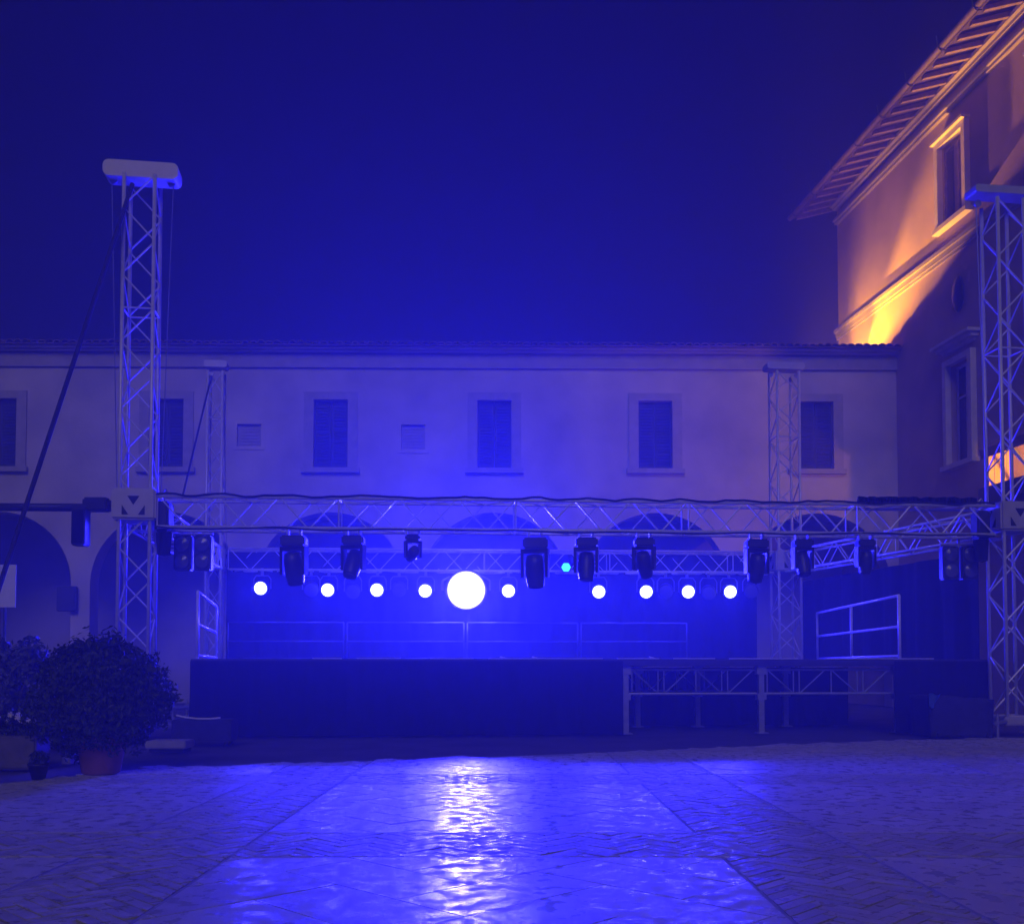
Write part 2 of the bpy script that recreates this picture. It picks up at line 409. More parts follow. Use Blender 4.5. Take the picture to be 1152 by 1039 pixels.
while d > 17:
    bm = bm_new(); path(bm, [W(d, ZE-.075, OV+.0), W(d, ZE-.085, OV+.13), W(d, ZE+.02, OV+.215), W(d, ZE+.24, OV+.24)], .014, 6)
    obj("gutter_bracket", bm, M["iron"], gut); d -= 1.45
def tall_window(h, hood, label_open):
    f = bm_new(); t = .15
    wbox(f, h[0]-t, h[0], h[2]-.02, h[3], .001, .15); wbox(f, h[1], h[1]+t, h[2]-.02, h[3], .001, .15); wbox(f, h[0]-t, h[1]+t, h[3]+.002, h[3]+t, .001, .15)
    fr = obj("window", f, M["framestone"], tall)
    s = bm_new(); wbox(s, h[0]-t-.08, h[1]+t+.08, h[2]-.14, h[2]-.024, .001, .20); obj("sill", s, M["framestone"], fr)
    s = bm_new()
    if hood:
        zz = h[3]+t+.18
        wbox(s, h[0]-t-.05, h[1]+t+.05, zz, zz+.07, .001, .10); wbox(s, h[0]-t-.14, h[1]+t+.14, zz+.072, zz+.16, .001, .22); wbox(s, h[0]-t-.22, h[1]+t+.22, zz+.162, zz+.24, .001, .34)
    else:
        zz = h[3]+t+.004
        wbox(s, h[0]-t-.04, h[1]+t+.04, zz, zz+.07, .001, .24)
    obj("hood_moulding", s, M["framestone"], fr)
    mid = (h[0]+h[1])/2
    for a, b in ((h[0]+.01, mid-.006), (mid+.006, h[1]-.01)):
        s = bm_new()
        if label_open:      # louvred shutters
            for q_ in ((a, a+.07, h[2]+.01, h[3]-.01), (b-.07, b, h[2]+.01, h[3]-.01), (a+.071, b-.071, h[2]+.01, h[2]+.10), (a+.071, b-.071, h[3]-.10, h[3]-.01)): wbox(s, *q_, -.12, -.05)
            z = h[2]+.12
            while z < h[3]-.14:
                hexa(s, [W(a+.071, z, -.055), W(b-.071, z, -.055), W(b-.071, z+.035, -.11), W(a+.071, z+.035, -.11), W(a+.071, z+.012, -.055), W(b-.071, z+.012, -.055), W(b-.071, z+.047, -.11), W(a+.071, z+.047, -.11)])
                z += .065
            obj("shutter", s, M["rafterwood"], fr)
        else:
            for q_ in ((a, a+.06, h[2]+.01, h[3]-.01), (b-.06, b, h[2]+.01, h[3]-.01), (a+.061, b-.061, h[2]+.01, h[2]+.08), (a+.061, b-.061, h[3]-.08, h[3]-.01), (a+.061, b-.061, (h[2]+h[3])/2+.4, (h[2]+h[3])/2+.45)): wbox(s, *q_, -.20, -.15)
            c = obj("casement", s, M["framestone"], fr)
            s = bm_new(); wbox(s, a+.05, b-.05, h[2]+.06, h[3]-.06, -.185, -.175); obj("pane", s, M["glass"], c)
    s = bm_new(); wbox(s, h[0]-.02, h[1]+.02, h[2]-.02, h[3]+.02, -.34, -.285); obj("dark_room", s, M["hole"], fr)  # near-black panel paints the shade of the room behind
tall_window(UW, False, True); tall_window(LW, True, False)
tall_window((20.6, 21.7, 12.28, 14.3), False, True); tall_window((20.4, 21.4, 6.15, 8.62), True, False)
bm = bm_new(); lathe(bm, [(.02, 0), (.20, .02), (.26, .05), (.24, .09), (.10, .12), (.02, .125)], 20, Matrix.Translation(W(24.9, 10.3)) @ tn.to_track_quat('Z', 'Y').to_matrix().to_4x4() @ Matrix.Diagonal((1., 1.75, 1, 1)))
tag(obj("wall_ornament", bm, M["iron"], None, True), "dark oval ornament fixed to the tall building wall above its lower window", "ornament")
# porch hood and ledge on the near part of the wall
po = thing("wall_canopy", "dark sloping canopy on the tall building wall glowing amber underneath", "canopy", W(22.4, 6.0))
def rel(o, root): o.matrix_parent_inverse = root.matrix_world.inverted(); return o
bpy.context.view_layer.update()
bm = bm_new(); hexa(bm, [W(18.5, 6.12, .0), W(23.05, 6.12, .0), W(23.05, 5.80, .66), W(18.5, 5.80, .66), W(18.5, 6.42, .0), W(23.05, 6.42, .0), W(23.05, 6.0, .72), W(18.5, 6.0, .72)])
rel(obj("canopy_roof", bm, M["tile"], po), po)
bm = bm_new(); wbox(bm, 18.5, 23.05, 4.75, 5.12, .002, .75); rel(obj("canopy_ledge", bm, M["iron"], po), po)
for k in range(4):  # side boards added to keep the canopy lamp's light off the wing
    bm = bm_new(); o0, o1 = .01+k*.145, .01+k*.145+.135
    za, zc = 6.11-.36*o0/.8, 6.11-.36*o1/.8
    hexa(bm, [W(22.9, 5.125, o1), W(22.97, 5.125, o1), W(22.97, 5.125, o0), W(22.9, 5.125, o0), W(22.9, zc, o1), W(22.97, zc, o1), W(22.97, za, o0), W(22.9, za, o0)])
    rel(obj("cheek_plank", bm, M["plaster2"], po), po)
for d in (19.0, 22.0):
    bm = bm_new(); tube(bm, W(d, 5.12, .06), W(d, 5.85, .55), .025, 8); rel(obj("bracket", bm, M["iron"], po), po)

# ------------------------------------------------------------------ truss parts
def truss_parts(root, p, q, size, up, bay, cr=.026, br=.013, m=None):
    m = m or M["alu"]; inv = root.matrix_world.inverted()
    p, q = Vector(p), Vector(q); ax = (q-p).normalized(); s = ax.cross(Vector(up)).normalized(); u = s.cross(ax); h = size/2
    c = [s*h+u*h, -s*h+u*h, -s*h-u*h, s*h-u*h]
    for k in range(4):
        b = bm_new(); tube(b, p+c[k], q+c[k], cr, 10); o = obj("chord", b, m, root, True); o.matrix_parent_inverse = inv
    b = bm_new(); L = (q-p).length; n = max(2, round(L/bay)); st = L/n
    for k in range(4):
        a, d = c[k], c[(k+1) % 4]
        for i in range(n):
            e0, e1 = (a, d) if (i+k) % 2 == 0 else (d, a)
            tube(b, p+ax*(st*i+.02)+e0, p+ax*(st*(i+1)-.02)+e1, br, 6)
        for i in range(0, n+1, 6): tube(b, p+ax*min(st*i, L)+a, p+ax*min(st*i, L)+d, br, 6)
    o = obj("bracing", b, m, root); o.matrix_parent_inverse = inv
def tower(px, d, py_top, py_sleeve, label, yaw, size=.46, head=1.14, sleeve=True, hh=.23):
    x = PX(px, d); zt = ZZ(py_top, d); zs = ZZ(py_sleeve, d) if sleeve else 0
    t = thing("truss_tower", label, "truss tower", (x, d, 0), 0, "aluminium truss towers of the stage roof")
    bpy.context.view_layer.update(); inv = t.matrix_world.inverted()
    Rz = Matrix.Rotation(yaw, 4, 'Z'); T = Matrix.Translation((x, d, 0)) @ Rz
    up = Rz @ Vector((0, 1, 0))
    truss_parts(t, (x, d, .30), (x, d, zt-.2), size, up, .52, .031, .014)
    b = bm_new(); rr0 = min(.095, hh*.42); pr = []
    for cx_, cz_, a0 in ((head/2-rr0, zt+.03-rr0, 0), (-head/2+rr0, zt+.03-rr0, 90), (-head/2+rr0, zt-hh+rr0, 180), (head/2-rr0, zt-hh+rr0, 270)):
        for k in range(7): a = math.radians(a0+15*k); pr.append((cx_+rr0*math.cos(a), cz_+rr0*math.sin(a)))
    fA = [b.verts.new((x_, -.17, z_)) for x_, z_ in pr]; fB = [b.verts.new((x_, .17, z_)) for x_, z_ in pr]; b.faces.new(fA); b.faces.new(fB[::-1])
    for k in range(len(pr)): b.faces.new((fA[k], fB[k], fB[(k+1) % len(pr)], fA[(k+1) % len(pr)]))
    b.transform(T); o = obj("head_block", b, M["block"], t); o.matrix_parent_inverse = inv
    for sx in (-1, 1):
        b = bm_new(); lathe(b, [(.045, -.02), (.06, -.02), (.06, .02), (.045, .02)], 14, T @ Matrix.Translation((sx*(head/2-.13), 0, zt-.225)) @ Matrix.Rotation(PI/2, 4, 'X'))
        o = obj("pulley", b, M["steel"], t); o.matrix_parent_inverse = inv
    b = bm_new()
    for sx in (-1, 1): tube(b, T @ Vector((sx*(head/2-.10), .0, zt-.2)), T @ Vector((sx*(size/2+.10), .05, max(zs, 3.2)+.2)), .009, 6)
    o = obj("hoist_chain", b, M["chain"], t); o.matrix_parent_inverse = inv
    if sleeve:
        s2 = size/2+.10; b = bm_new()
        box(b, -s2, s2, -s2, s2, zs-.24, zs+.24); bevel(b, .03, 2); b.transform(T)
        sl_ = obj("sleeve_block", b, M["block"], t); sl_.matrix_parent_inverse = inv
        b = bm_new(); y = -s2-.004
        for tri in (((-.09, .12), (.09, .12), (0, -.02)), ((-.17, -.17), (-.17, -.02), (-.07, -.17)), ((.17, -.17), (.17, -.02), (.07, -.17))):
            for r_ in (0, 1, 2, 3):
                Rr = Matrix.Rotation(r_*PI/2, 4, 'Z')
                f0 = [b.verts.new(T @ Rr @ Vector((a, y, zs+c))) for a, c in tri]; f1 = [b.verts.new(T @ Rr @ Vector((a, y+.02, zs+c))) for a, c in tri]
                b.faces.new(f0); b.faces.new(f1)
                for i in range(3): b.faces.new((f0[i], f0[(i+1) % 3], f1[(i+1) % 3], f1[i]))
        o = obj("triangle_cutout", b, M["hole"], sl_);  # near-black triangles laid on the face to paint shaded openings
    b = bm_new(); box(b, -.36, .36, -.36, .36, .16, .30); bevel(b, .02, 2)
    b.transform(T); o = obj("base_frame", b, M["block"], t); o.matrix_parent_inverse = inv
    for k in range(4):
        b = bm_new(); a = PI/4+k*PI/2; ca, sa = math.cos(a), math.sin(a)
        tube(b, T @ Vector((ca*.3, sa*.3, .22)), T @ Vector((ca*1.05, sa*1.05, .22)), .04, 8)
        tube(b, T @ Vector((ca*1.0, sa*1.0, .36)), T @ Vector((ca*1.0, sa*1.0, .0)), .022, 8)
        box_ = bm_new(); lathe(b, [(.10, -.028), (.10, -.012), (.03, .0)], 14, T @ Matrix.Translation((ca, sa, 0)))
        box_.free(); o = obj("outrigger", b, M["steel"], t); o.matrix_parent_inverse = inv
    return t, Vector((x, d, zs)), zt
YAW = math.radians(6)
FL, fl, flt = tower(153, 15.9, 189, 570, "tall front truss tower at left with rounded head bar, rising behind the clipped bush", math.radians(8))
FR, fr_, frt = tower(1137, 16.9, 216, 583, "tall front truss tower at the right edge, before the amber lit building", math.radians(7), hh=.10)
RL, rl, rlt = tower(240, 22.8, 409, 629, "faint rear truss tower seen between the front left tower and the small window", YAW, .32, .5, hh=.12)
RR, rr_, rrt = tower(885, 23.6, 411, 632, "shorter rear truss tower with pale head bar between the two right windows", YAW, .52, .9, hh=.13)
def beam(p, q, label, trim=.36, size=.47, bay=.47):
    p, q = Vector(p), Vector(q); a = (q-p).normalized(); p, q = p+a*trim, q-a*trim
    t = thing("truss_beam", label, "truss beam", (p+q)/2, 0, "aluminium truss beams of the stage roof"); bpy.context.view_layer.update()
    truss_parts(t, p, q, size, (0, 0, 1), bay); return p, q
ZB = 3.50
def at(v, z=ZB): return Vector((v.x, v.y, z))
FB = beam(at(fl), at(fr_), "long front truss beam spanning the stage between both front towers")
RB = beam(at(rl), at(rr_), "rear truss beam carrying the row of lit lamps")
beam(at(fl), at(rl), "short foreshortened side truss beam at left beside the two-eyed blinder", size=.44)
beam(at(fr_), at(rr_), "slanting side truss beam at right above the black side drape", size=.44)
def on_front(px):
    a, b = FB; k = (px-576)/F
    t = (k*a.y-a.x)/((b.x-a.x)-k*(b.y-a.y)); return a+(b-a)*t
def on_rear(px):
    a, b = RB; k = (px-576)/F
    t = (k*a.y-a.x)/((b.x-a.x)-k*(b.y-a.y)); return a+(b-a)*t
def place_mesh(o, root): o.matrix_parent_inverse = root.matrix_world.inverted()

# chain hoists by the front towers
for px, lab in ((184, "black chain hoist beside the left front tower sleeve"), (1104, "black chain hoist beside the right front tower sleeve")):
    p = on_front(px); t = thing("chain_hoist", lab, "hoist", (p.x, p.y-.05, ZB-.25), 0, "chain hoists at the front towers")
    b = bm_new(); box(b, -.11, .11, -.14, .14, -.05, .42); bevel(b, .03, 2); obj("motor_body", b, M["black"], t)
    b = bm_new(); lathe(b, [(.02, -.42), (.10, -.40), (.12, -.1), (.12, -.056)], 14); obj("chain_bag", b, M["cloth"], t)
    b = bm_new(); path(b, [(0, 0, .42), (.0, 0, .50), (.05, 0, .56), (.02, 0, .63), (-.03, 0, .58)], .014); obj("hook", b, M["steel"], t)

# rolled tarp and cables on the front beam
a, b_ = on_front(968), on_front(1100); bm = bm_new(); N = 22
pts = [a.lerp(b_, i/N)+Vector((0, R.uniform(-.02, .02), .235+.026+.075+R.uniform(-.012, .012))) for i in range(N+1)]
for p, q in zip(pts, pts[1:]): tube(bm, p, q, R.uniform(.065, .085), 10)
tag(obj("rolled_tarp", bm, M["cloth"], None, True), "black tarp rolled up along the right end of the front beam", "tarp")
bm = bm_new(); a, b_ = FB
N = 90; pts = []
for i in range(N+1):
    t = i/N; sag = .05*abs(math.sin(t*13+2*math.sin(t*5)))+.02*math.sin(t*41+3*t*t)
    pts.append(a.lerp(b_, t)+Vector((0, -.27+.02*math.sin(t*70), -.235-sag*.6)))
path(bm, pts, .013); tag(obj("power_cable", bm, M["black"], None), "black power cable strung loosely under the front beam", "cable", "cables tied along the front beam")
bm = bm_new(); pts = [a.lerp(b_, i/N)+Vector((0, -.265, .262+.016*math.sin(i*.9+3*math.sin(i*.13))+R.uniform(-.012, .012))) for i in range(N+1)]
path(bm, pts, .016); tag(obj("power_cable", bm, M["black"], None), "black cable bundle lying along the top of the front beam", "cable", "cables tied along the front beam")

# ------------------------------------------------------------------ stage lamps
def moving_head(px, lab, tilt, s=1.0, pan=0.):
    p = on_front(px)
    t = thing("moving_head_lamp", lab, "stage light", (p.x, p.y, ZB-.235), 0, "unlit moving head lamps hung from the front beam")
    b = bm_new()
    for sx in (-.1, .1): box(b, sx-.02, sx+.02, -.05, .05, -.10*s, .03)
    obj("clamp", b, M["steel"], t)
    b = bm_new(); box(b, -.19*s, .19*s, -.16*s, .16*s, -.26*s, -.10*s); bevel(b, .025, 2); obj("base", b, M["black"], t)
    b = bm_new()
    box(b, -.215*s, .215*s, -.07, .07, -.33*s, -.262*s)
    for sx in (-1, 1): hexa(b, [(sx*.165*s, -.06, -.70*s), (sx*.215*s, -.06, -.70*s), (sx*.215*s, .06, -.70*s), (sx*.165*s, .06, -.70*s), (sx*.165*s, -.07, -.33*s), (sx*.215*s, -.07, -.33*s), (sx*.215*s, .07, -.33*s), (sx*.165*s, .07, -.33*s)])
    Rp = Matrix.Rotation(pan, 4, 'Z'); b.transform(Rp); obj("yoke", b, M["black"], t)
    T = Rp @ Matrix.Translation((0, 0, -.58*s)) @ Matrix.Rotation(tilt, 4, 'X')
    b = bm_new(); lathe(b, [(.06*s, .24*s), (.12*s, .22*s), (.145*s, .10*s), (.15*s, -.10*s), (.13*s, -.24*s), (.125*s, -.27*s)], 18, T); h = obj("head", b, M["black"], t, True)
    b = bm_new(); lathe(b, [(.105*s, -.272*s), (.08*s, -.285*s), (.02*s, -.29*s)], 18, T); obj("lens", b, M["dull"], h, True)
MH = [(330, "black moving head above the leftmost lit lamps", .3, 1.02), (397, "black moving head hanging above the second lit lamp gap", -.5, .9), (464, "small black moving head left of the big glaring lamp", 1.2, .62),
      (602, "large black moving head just right of the big glaring lamp", .2, 1.05), (660, "black moving head right of the teal lamp", -.2, .92), (725, "black moving head over the lit lamp right of the teal lamp pair", .6, .85),
      (852, "black moving head past the rightmost lit lamp", .3, .92), (904, "black moving head before the rear right tower", -.3, .80), (975, "black moving head furthest right under the rolled tarp", .1, .75)]
for px, lab, ti, s in MH: moving_head(px, lab, ti, s, R.uniform(-.5, .5))
BLUE = (.010, .0065, 1.)
def wash(px, py, lab, lit, r=.15, aim=None, beam=None, power=0, group="lit wash lamps hung from the rear beam", name="wash_lamp", yawo=0.):
    p = on_rear(px); z = ZZ(py, p.y-.05)
    t = thing(name, lab, "stage light", (p.x, p.y-.05, z), 0, group); bpy.context.view_layer.update()
    zt_ = ZB-.235-z
    b = bm_new(); box(b, -.03, .03, -.03, .03, zt_-.12, zt_+.05); obj("clamp", b, M["steel"], t)
    b = bm_new(); y_ = r*1.28; hh = max(.10, zt_-.12)
    path(b, [(-y_, 0, -.02), (-y_, 0, hh*.72), (-y_*.7, 0, hh), (y_*.7, 0, hh), (y_, 0, hh*.72), (y_, 0, -.02)], .014 if r < .2 else .025, 8); obj("yoke", b, M["steel"], t)
    tg = Vector(aim) if aim is not None else Vector((p.x*1.25, 4.5, .0))
    q = ((Vector((p.x, p.y, z))-tg).normalized()).to_track_quat('Z', 'Y').to_matrix().to_4x4()   # +z points away from target
    b = bm_new(); lathe(b, [(r*1.08, -r*.75), (r*1.12, -r*.7), (r*1.08, r*.5), (r*.8, r*1.2), (r*.3, r*1.5)], 24, q); bd = obj("lamp_body", b, M["black"], t, True)
    b = bm_new(); K = 12; prof = [(max(.02, 1-i/K)*r*1.04, -r*(.78+.18*(1-(1-i/K)**2))) for i in range(K+1)]; lathe(b, prof, 32, q)
    rad = [max(.02, 1-(i//32)/K) for i in range(len(b.verts))]
    ln = obj("lens", b, (M["big"] if r > .2 else M["lens"]) if lit else M["dull"], bd, True)
    at_ = ln.data.attributes.new("lens_radius", 'FLOAT', 'POINT')
    for i, v in enumerate(rad): at_.data[i].value = v
    if lit:
        loc = Vector((p.x, p.y-.05, z))+q.to_3x3() @ Vector((0, 0, -r*1.35))
        add_light("lamp_light", 'SPOT', t, loc, Vector(beam) if beam else tg, power, BLUE, spot_size=math.radians(165 if r < .2 else 160), spot_blend=.6 if r < .2 else 1., shadow_soft_size=r*.9)
    return t
LITS = [(295, 661, "leftmost lit lamp, standing apart under the rear beam"), (370, 663, "second lit lamp from the left"), (425, 663, "third lit lamp from the left"), (479, 664, "lit lamp directly left of the big glaring lamp"),
        (572, 664, "lit lamp directly right of the big glaring lamp"), (673, 665, "lit lamp directly right of the gap under the teal lamp"), (726, 665, "third lit lamp from the right"), (773, 665, "second lit lamp from the right"), (820, 665, "rightmost lit lamp of the row")]
P_SMALL, P_BIG = 660., 19500.
for px, py, lab in LITS: wash(px, py, lab, True, power=P_SMALL)
bigt = wash(524.5, 663, "big glaring white-blue lamp far larger than the others", True, r=.42, aim=(-.15, 3.0, .6), beam=(-.4, 3.0, 9.0), power=P_BIG, group=None, name="big_stage_lamp")  # oversized lens stands in for the bloom of a smaller lamp
UNL = [(350, 662, "unlit lamp left of the second lit lamp"), (397, 664, "unlit lamp between the second and third lit lamps"), (449, 662, "unlit lamp with bright yoke between third and fourth lit lamps"),
       (749, 664, "unlit lamp between third and second lit lamps from the right"), (797, 666, "unlit lamp between the two rightmost lit lamps"), (845, 664, "unlit lamp past the right end of the lit row")]
for px, py, lab in UNL: wash(px, py, lab, False, r=.15, aim=(PX(px, 22)*.6, 12, -1), group="unlit lamps hung from the rear beam")
# teal effect lamp
p = on_rear(636); z = ZZ(638, p.y-.35)
t = thing("effect_lamp", "small six-sided lamp glowing teal, high right of the big lamp", "stage light", (p.x, p.y-.35, z))
b = bm_new(); lathe(b, [(.125, -.02), (.13, .0), (.12, .16), (.06, .20)], 6, Matrix.Rotation(-PI/2, 4, 'X')); bd = obj("lamp_body", b, M["black"], t)
b = bm_new(); lathe(b, [(.105, -.024), (.09, -.03), (.01, -.034)], 6, Matrix.Rotation(-PI/2, 4, 'X')); obj("lens", b, M["teal"], bd)
b = bm_new(); tube(b, (0, .1, .1), (0, .12, ZB-.2-z), .018); obj("hanger", b, M["black"], t)
# two shafts of light thrown by narrow lamps through the haze
# blinders with round unlit lenses
def blinder(px, py, d, lab, rows):
    p = P(px, py, d); t = thing("blinder_lamp", lab, "stage light", p, 0, "unlit blinder lamps by the front towers")
    zt_ = ZB-.24-p.z
    for k in (-1, 1):
        b = bm_new(); box(b, k*.16-.14, k*.16+.14, -.04, .14, -.14*rows, .14*rows); bevel(b, .02, 2); hb = obj("lamp_housing", b, M["black"], t)
        for r_ in range(rows):
            b = bm_new(); zc = (r_-(rows-1)/2)*.27
            lathe(b, [(.115, .045), (.12, .05), (.10, .055), (.05, .075), (.01, .08)], 18, Matrix.Translation((k*.16, 0, zc)) @ Matrix.Rotation(PI/2, 4, 'X')); obj("lens", b, M["dull"], hb, True)
    b = bm_new(); tube(b, (0, .05, .14*rows-.02), (0, .05, zt_+.02), .025); tube(b, (-.31, .05, .14*rows+.03), (.31, .05, .14*rows+.03), .02); obj("bracket", b, M["steel"], t)
blinder(217, 622, 16.3, "unlit black blinder with four round lenses beside the left front tower", 2)
blinder(1080, 633, 17.1, "unlit black blinder with four round lenses beside the right front tower", 2)

# ------------------------------------------------------------------ stage platform
DZ = 1.22
SF = [Vector((PX(215, 16.2), 16.2, 0)), Vector((PX(1112, 17.3), 17.3, 0)), Vector((PX(903, 24.2), 24.2, 0)), Vector((PX(258, 23.6), 23.6, 0))]
st = thing("stage_platform", "raised black stage with cloth skirt and open truss legs at right", "stage", (0, 20, 0)); bpy.context.view_layer.update()
def sp(b, name, m, par=st, smooth=False): o = obj(name, b, m, par, smooth); o.matrix_parent_inverse = st.matrix_world.inverted() if par is st else Matrix.Identity(4); return o
bm = bm_new(); hexa(bm, [v+Vector((0, 0, DZ-.10)) for v in SF]+[v+Vector((0, 0, DZ)) for v in SF]); sp(bm, "deck", M["deck"])
def front(px):
    a, b = SF[0], SF[1]; k = (px-576)/F
    t = (k*a.y-a.x)/((b.x-a.x)-k*(b.y-a.y)); return a+(b-a)*t
fd = (SF[1]-SF[0]).normalized(); fn = Vector((fd.y, -fd.x, 0))
bm = bm_new(); a, b = SF[0]+fn*.003, SF[1]+fn*.003
hexa(bm, [a+Vector((0, 0, DZ-.095)), b+Vector((0, 0, DZ-.095)), b+fn*.025+Vector((0, 0, DZ-.095)), a+fn*.025+Vector((0, 0, DZ-.095)), a+Vector((0, 0, DZ+.012)), b+Vector((0, 0, DZ+.012)), b+fn*.025+Vector((0, 0, DZ-.0)), a+fn*.025+Vector((0, 0, DZ-.0))]); sp(bm, "edge_trim", M["deck"])
bm = bm_new(); a, b = front(318)+fn*.012, front(1050)+fn*.012; N = 46
for i in range(N):
    if R.random() < .12: continue
    tube(bm, a.lerp(b, i/N)+Vector((0, 0, DZ+.022)), a.lerp(b, (i+1)/N)+Vector((0, 0, DZ+.022+R.uniform(-.004, .004))), .009, 6)
sp(bm, "edge_rod", M["alu"])
def drape(p, q, z0, z1, amp=.05, freq=9., off=.03, th=.0, sub=None, nrm=None):
    b = bm_new(); L = (q-p).length; n = int(L*14)+2; u = (q-p).normalized(); nr = nrm or Vector((u.y, -u.x, 0)); rows = 8; g = []
    ph = R.uniform(0, 6)
    for i in range(n+1):
        s = L*i/n; col = []
        for j in range(rows+1):
            v = j/rows
            a_ = amp*(.5+.5*(1-v))*(math.sin(s*freq+ph+.5*math.sin(s*1.7))+.4*math.sin(s*freq*2.3+ph*2))
            zz = z0+(z1-z0)*v + (.012*math.sin(s*3+ph) if j == 0 else 0)
            col.append((p+u*s+nr*(off+a_)+Vector((0, 0, zz))))
        g.append(col)
    V = [[b.verts.new(c) for c in col] for col in g]; K = [[b.verts.new(c-nr*.008) for c in col] for col in g]
    for i in range(n):
        for j in range(rows):
            b.faces.new((V[i][j], V[i+1][j], V[i+1][j+1], V[i][j+1])); b.faces.new((K[i][j], K[i][j+1], K[i+1][j+1], K[i+1][j]))
    return b
sp(drape(front(216), front(699), .01, DZ-.02, off=.10), "skirt", M["cloth"], st, True)
sp(drape(front(1003), front(1110), .01, DZ-.02, off=.10), "skirt", M["cloth"], st, True)
sp(drape(front(690)-fn*2.2, front(1015)-fn*2.2, .01, DZ-.12, off=.0), "inner_curtain", M["cloth"], st, True)
sp(drape(SF[0]-fn*.05, SF[3], .01, DZ-.12, off=.0, nrm=Vector((-1, 0, 0))), "side_curtain", M["cloth"], st, True)
# lattice girder and legs under the deck
def leg(px, back, z0=0., h=DZ-.1):
    p = front(px)-fn*back; b = bm_new(); ang = math.atan2(fd.y, fd.x)
    T = Matrix.Translation(p) @ Matrix.Rotation(ang, 4, 'Z')
    box(b, -.045, .045, -.045, .045, .02, h-.005); box(b, -.10, .10, -.10, .10, 0, .02)
    box(b, -.08, .08, -.07, .07, h-.14, h-.002); box(b, -.075, .075, -.07, .07, .56, .66)
    b.transform(T); return sp(b, "leg", M["steel"])
for px, bk in ((705, .12), (858, .12), (1012, .12), (745, 2.0), (820, 2.0), (930, 2.0)): leg(px, bk)
def girder(pa, pb, back):
    a, b = front(pa)-fn*back, front(pb)-fn*back; bb = bm_new(); z1, z0 = DZ-.16, .66
    up = Vector((0, 0, 1)); L = (b-a).length; u = (b-a).normalized()
    tube(bb, a+up*z1, b+up*z1, .022, 8); tube(bb, a+up*z0, b+up*z0, .022, 8)
    n = 4; s = L/n
    for i in range(n):
        q0 = a+u*(s*i+.05); q1 = a+u*(s*(i+1)-.05); m_ = (q0+q1)/2
        if i % 2 == 0: tube(bb, q0+up*z1, q1+up*z0, .013, 6); tube(bb, q1+up*z1, q1+up*z0, .011, 6)
        else: tube(bb, q0+up*z0, q1+up*z1, .013, 6)
        tube(bb, q0+up*z1, q0+up*z0, .011, 6)
    sp(bb, "lattice_girder", M["steel"])
girder(709, 853, .12); girder(862, 1006, .12); girder(720, 860, 2.0)
# backdrop and side drape hang from the trusses
bm = drape(Vector((PX(255, 23.05), 23.05, 0)), Vector((PX(852, 23.85), 23.85, 0)), DZ+.01, 3.70, amp=.06, freq=7)  # real cloth, but top raised behind the rear beam to darken the arches
tag(obj("backdrop_curtain", bm, M["cloth"], None, True), "wide black cloth hung behind the lit lamps across the back of the stage", "curtain")
bm = drape(Vector((PX(1104, 17.5), 17.5, 0)), Vector((PX(906, 23.6), 23.6, 0)), DZ+.01, 3.08, amp=.06, freq=7, nrm=Vector((-1, 0, 0)))
tag(obj("side_curtain", bm, M["cloth"], None, True), "black cloth wall closing the right side of the stage", "curtain")
# guard rails
def rail(pts, lab, h=1.1, group="guard rails on the stage deck", m=None, r=.028):
    m = m or M["alu"]
    c = sum((Vector(p) for p in pts), Vector())/len(pts); t = thing("guard_rail", lab, "railing", (c.x, c.y, DZ), 0, group); bpy.context.view_layer.update(); inv = t.matrix_world.inverted()
    for p in pts:
        b = bm_new(); p = Vector(p); tube(b, p+Vector((0, 0, DZ+.004)), p+Vector((0, 0, DZ+h)), r, 10); lathe(b, [(.07, 0), (.07, .012), (.03, .014)], 12, Matrix.Translation(p+Vector((0, 0, DZ+.003)))); o = obj("post", b, m, t, True); o.matrix_parent_inverse = inv
    for z, nm in ((h-.0, "top_rail"), (h*.52, "middle_rail"), (.07, "toe_rail")):
        b = bm_new(); tube(b, Vector(pts[0])+Vector((0, 0, DZ+z)), Vector(pts[-1])+Vector((0, 0, DZ+z)), r*.95, 10); o = obj(nm, b, m, t, True); o.matrix_parent_inverse = inv
rail([(PX(222, 16.5), 16.5, 0), (PX(243, 20.6), 20.6, 0)], "short bright guard rail standing at the left edge of the stage")
rail([(PX(1012, 17.4), 17.4, 0), (PX(958, 20.6), 20.6, 0), (PX(920, 23.0), 23.0, 0)], "long guard rail receding along the black cloth at the right of the stage")
re = [(262, 22.9), (393, 23.0), (525, 23.15), (650, 23.3), (770, 23.4)]
for (a, d), (a2, d2), lab in zip(re, re[1:], ("rear guard rail panel below the leftmost lit lamp", "rear guard rail panel left of and below the big lamp", "rear guard rail panel right of and below the big lamp", "rear guard rail panel below the third lit lamp from the right")):
    rail([(PX(a+2, d)-.0, d-.55, 0), (PX(a2-2, d2), d2-.55, 0)], lab, h=.86, m=M['oldsteel'], r=.016)
# small cable ties lying on the stage front
for px, lab in ((566, "small pale cable clip on the stage edge below the big lamp, left of a pair"), (602, "small pale cable clip on the stage edge, right of a pair below the big lamp"), (734, "small pale cable clip on the stage edge above the open legs")):
    p = front(px)-fn*.03; b = bm_new(); path(b, [p+Vector((-.05, 0, DZ+.05)), p+Vector((0, 0, DZ+.035)), p+Vector((.06, 0, DZ+.02))], .014)
    tag(obj("cable_clip", b, M["alu"], None), lab, "clip", "pale clips on the stage edge")

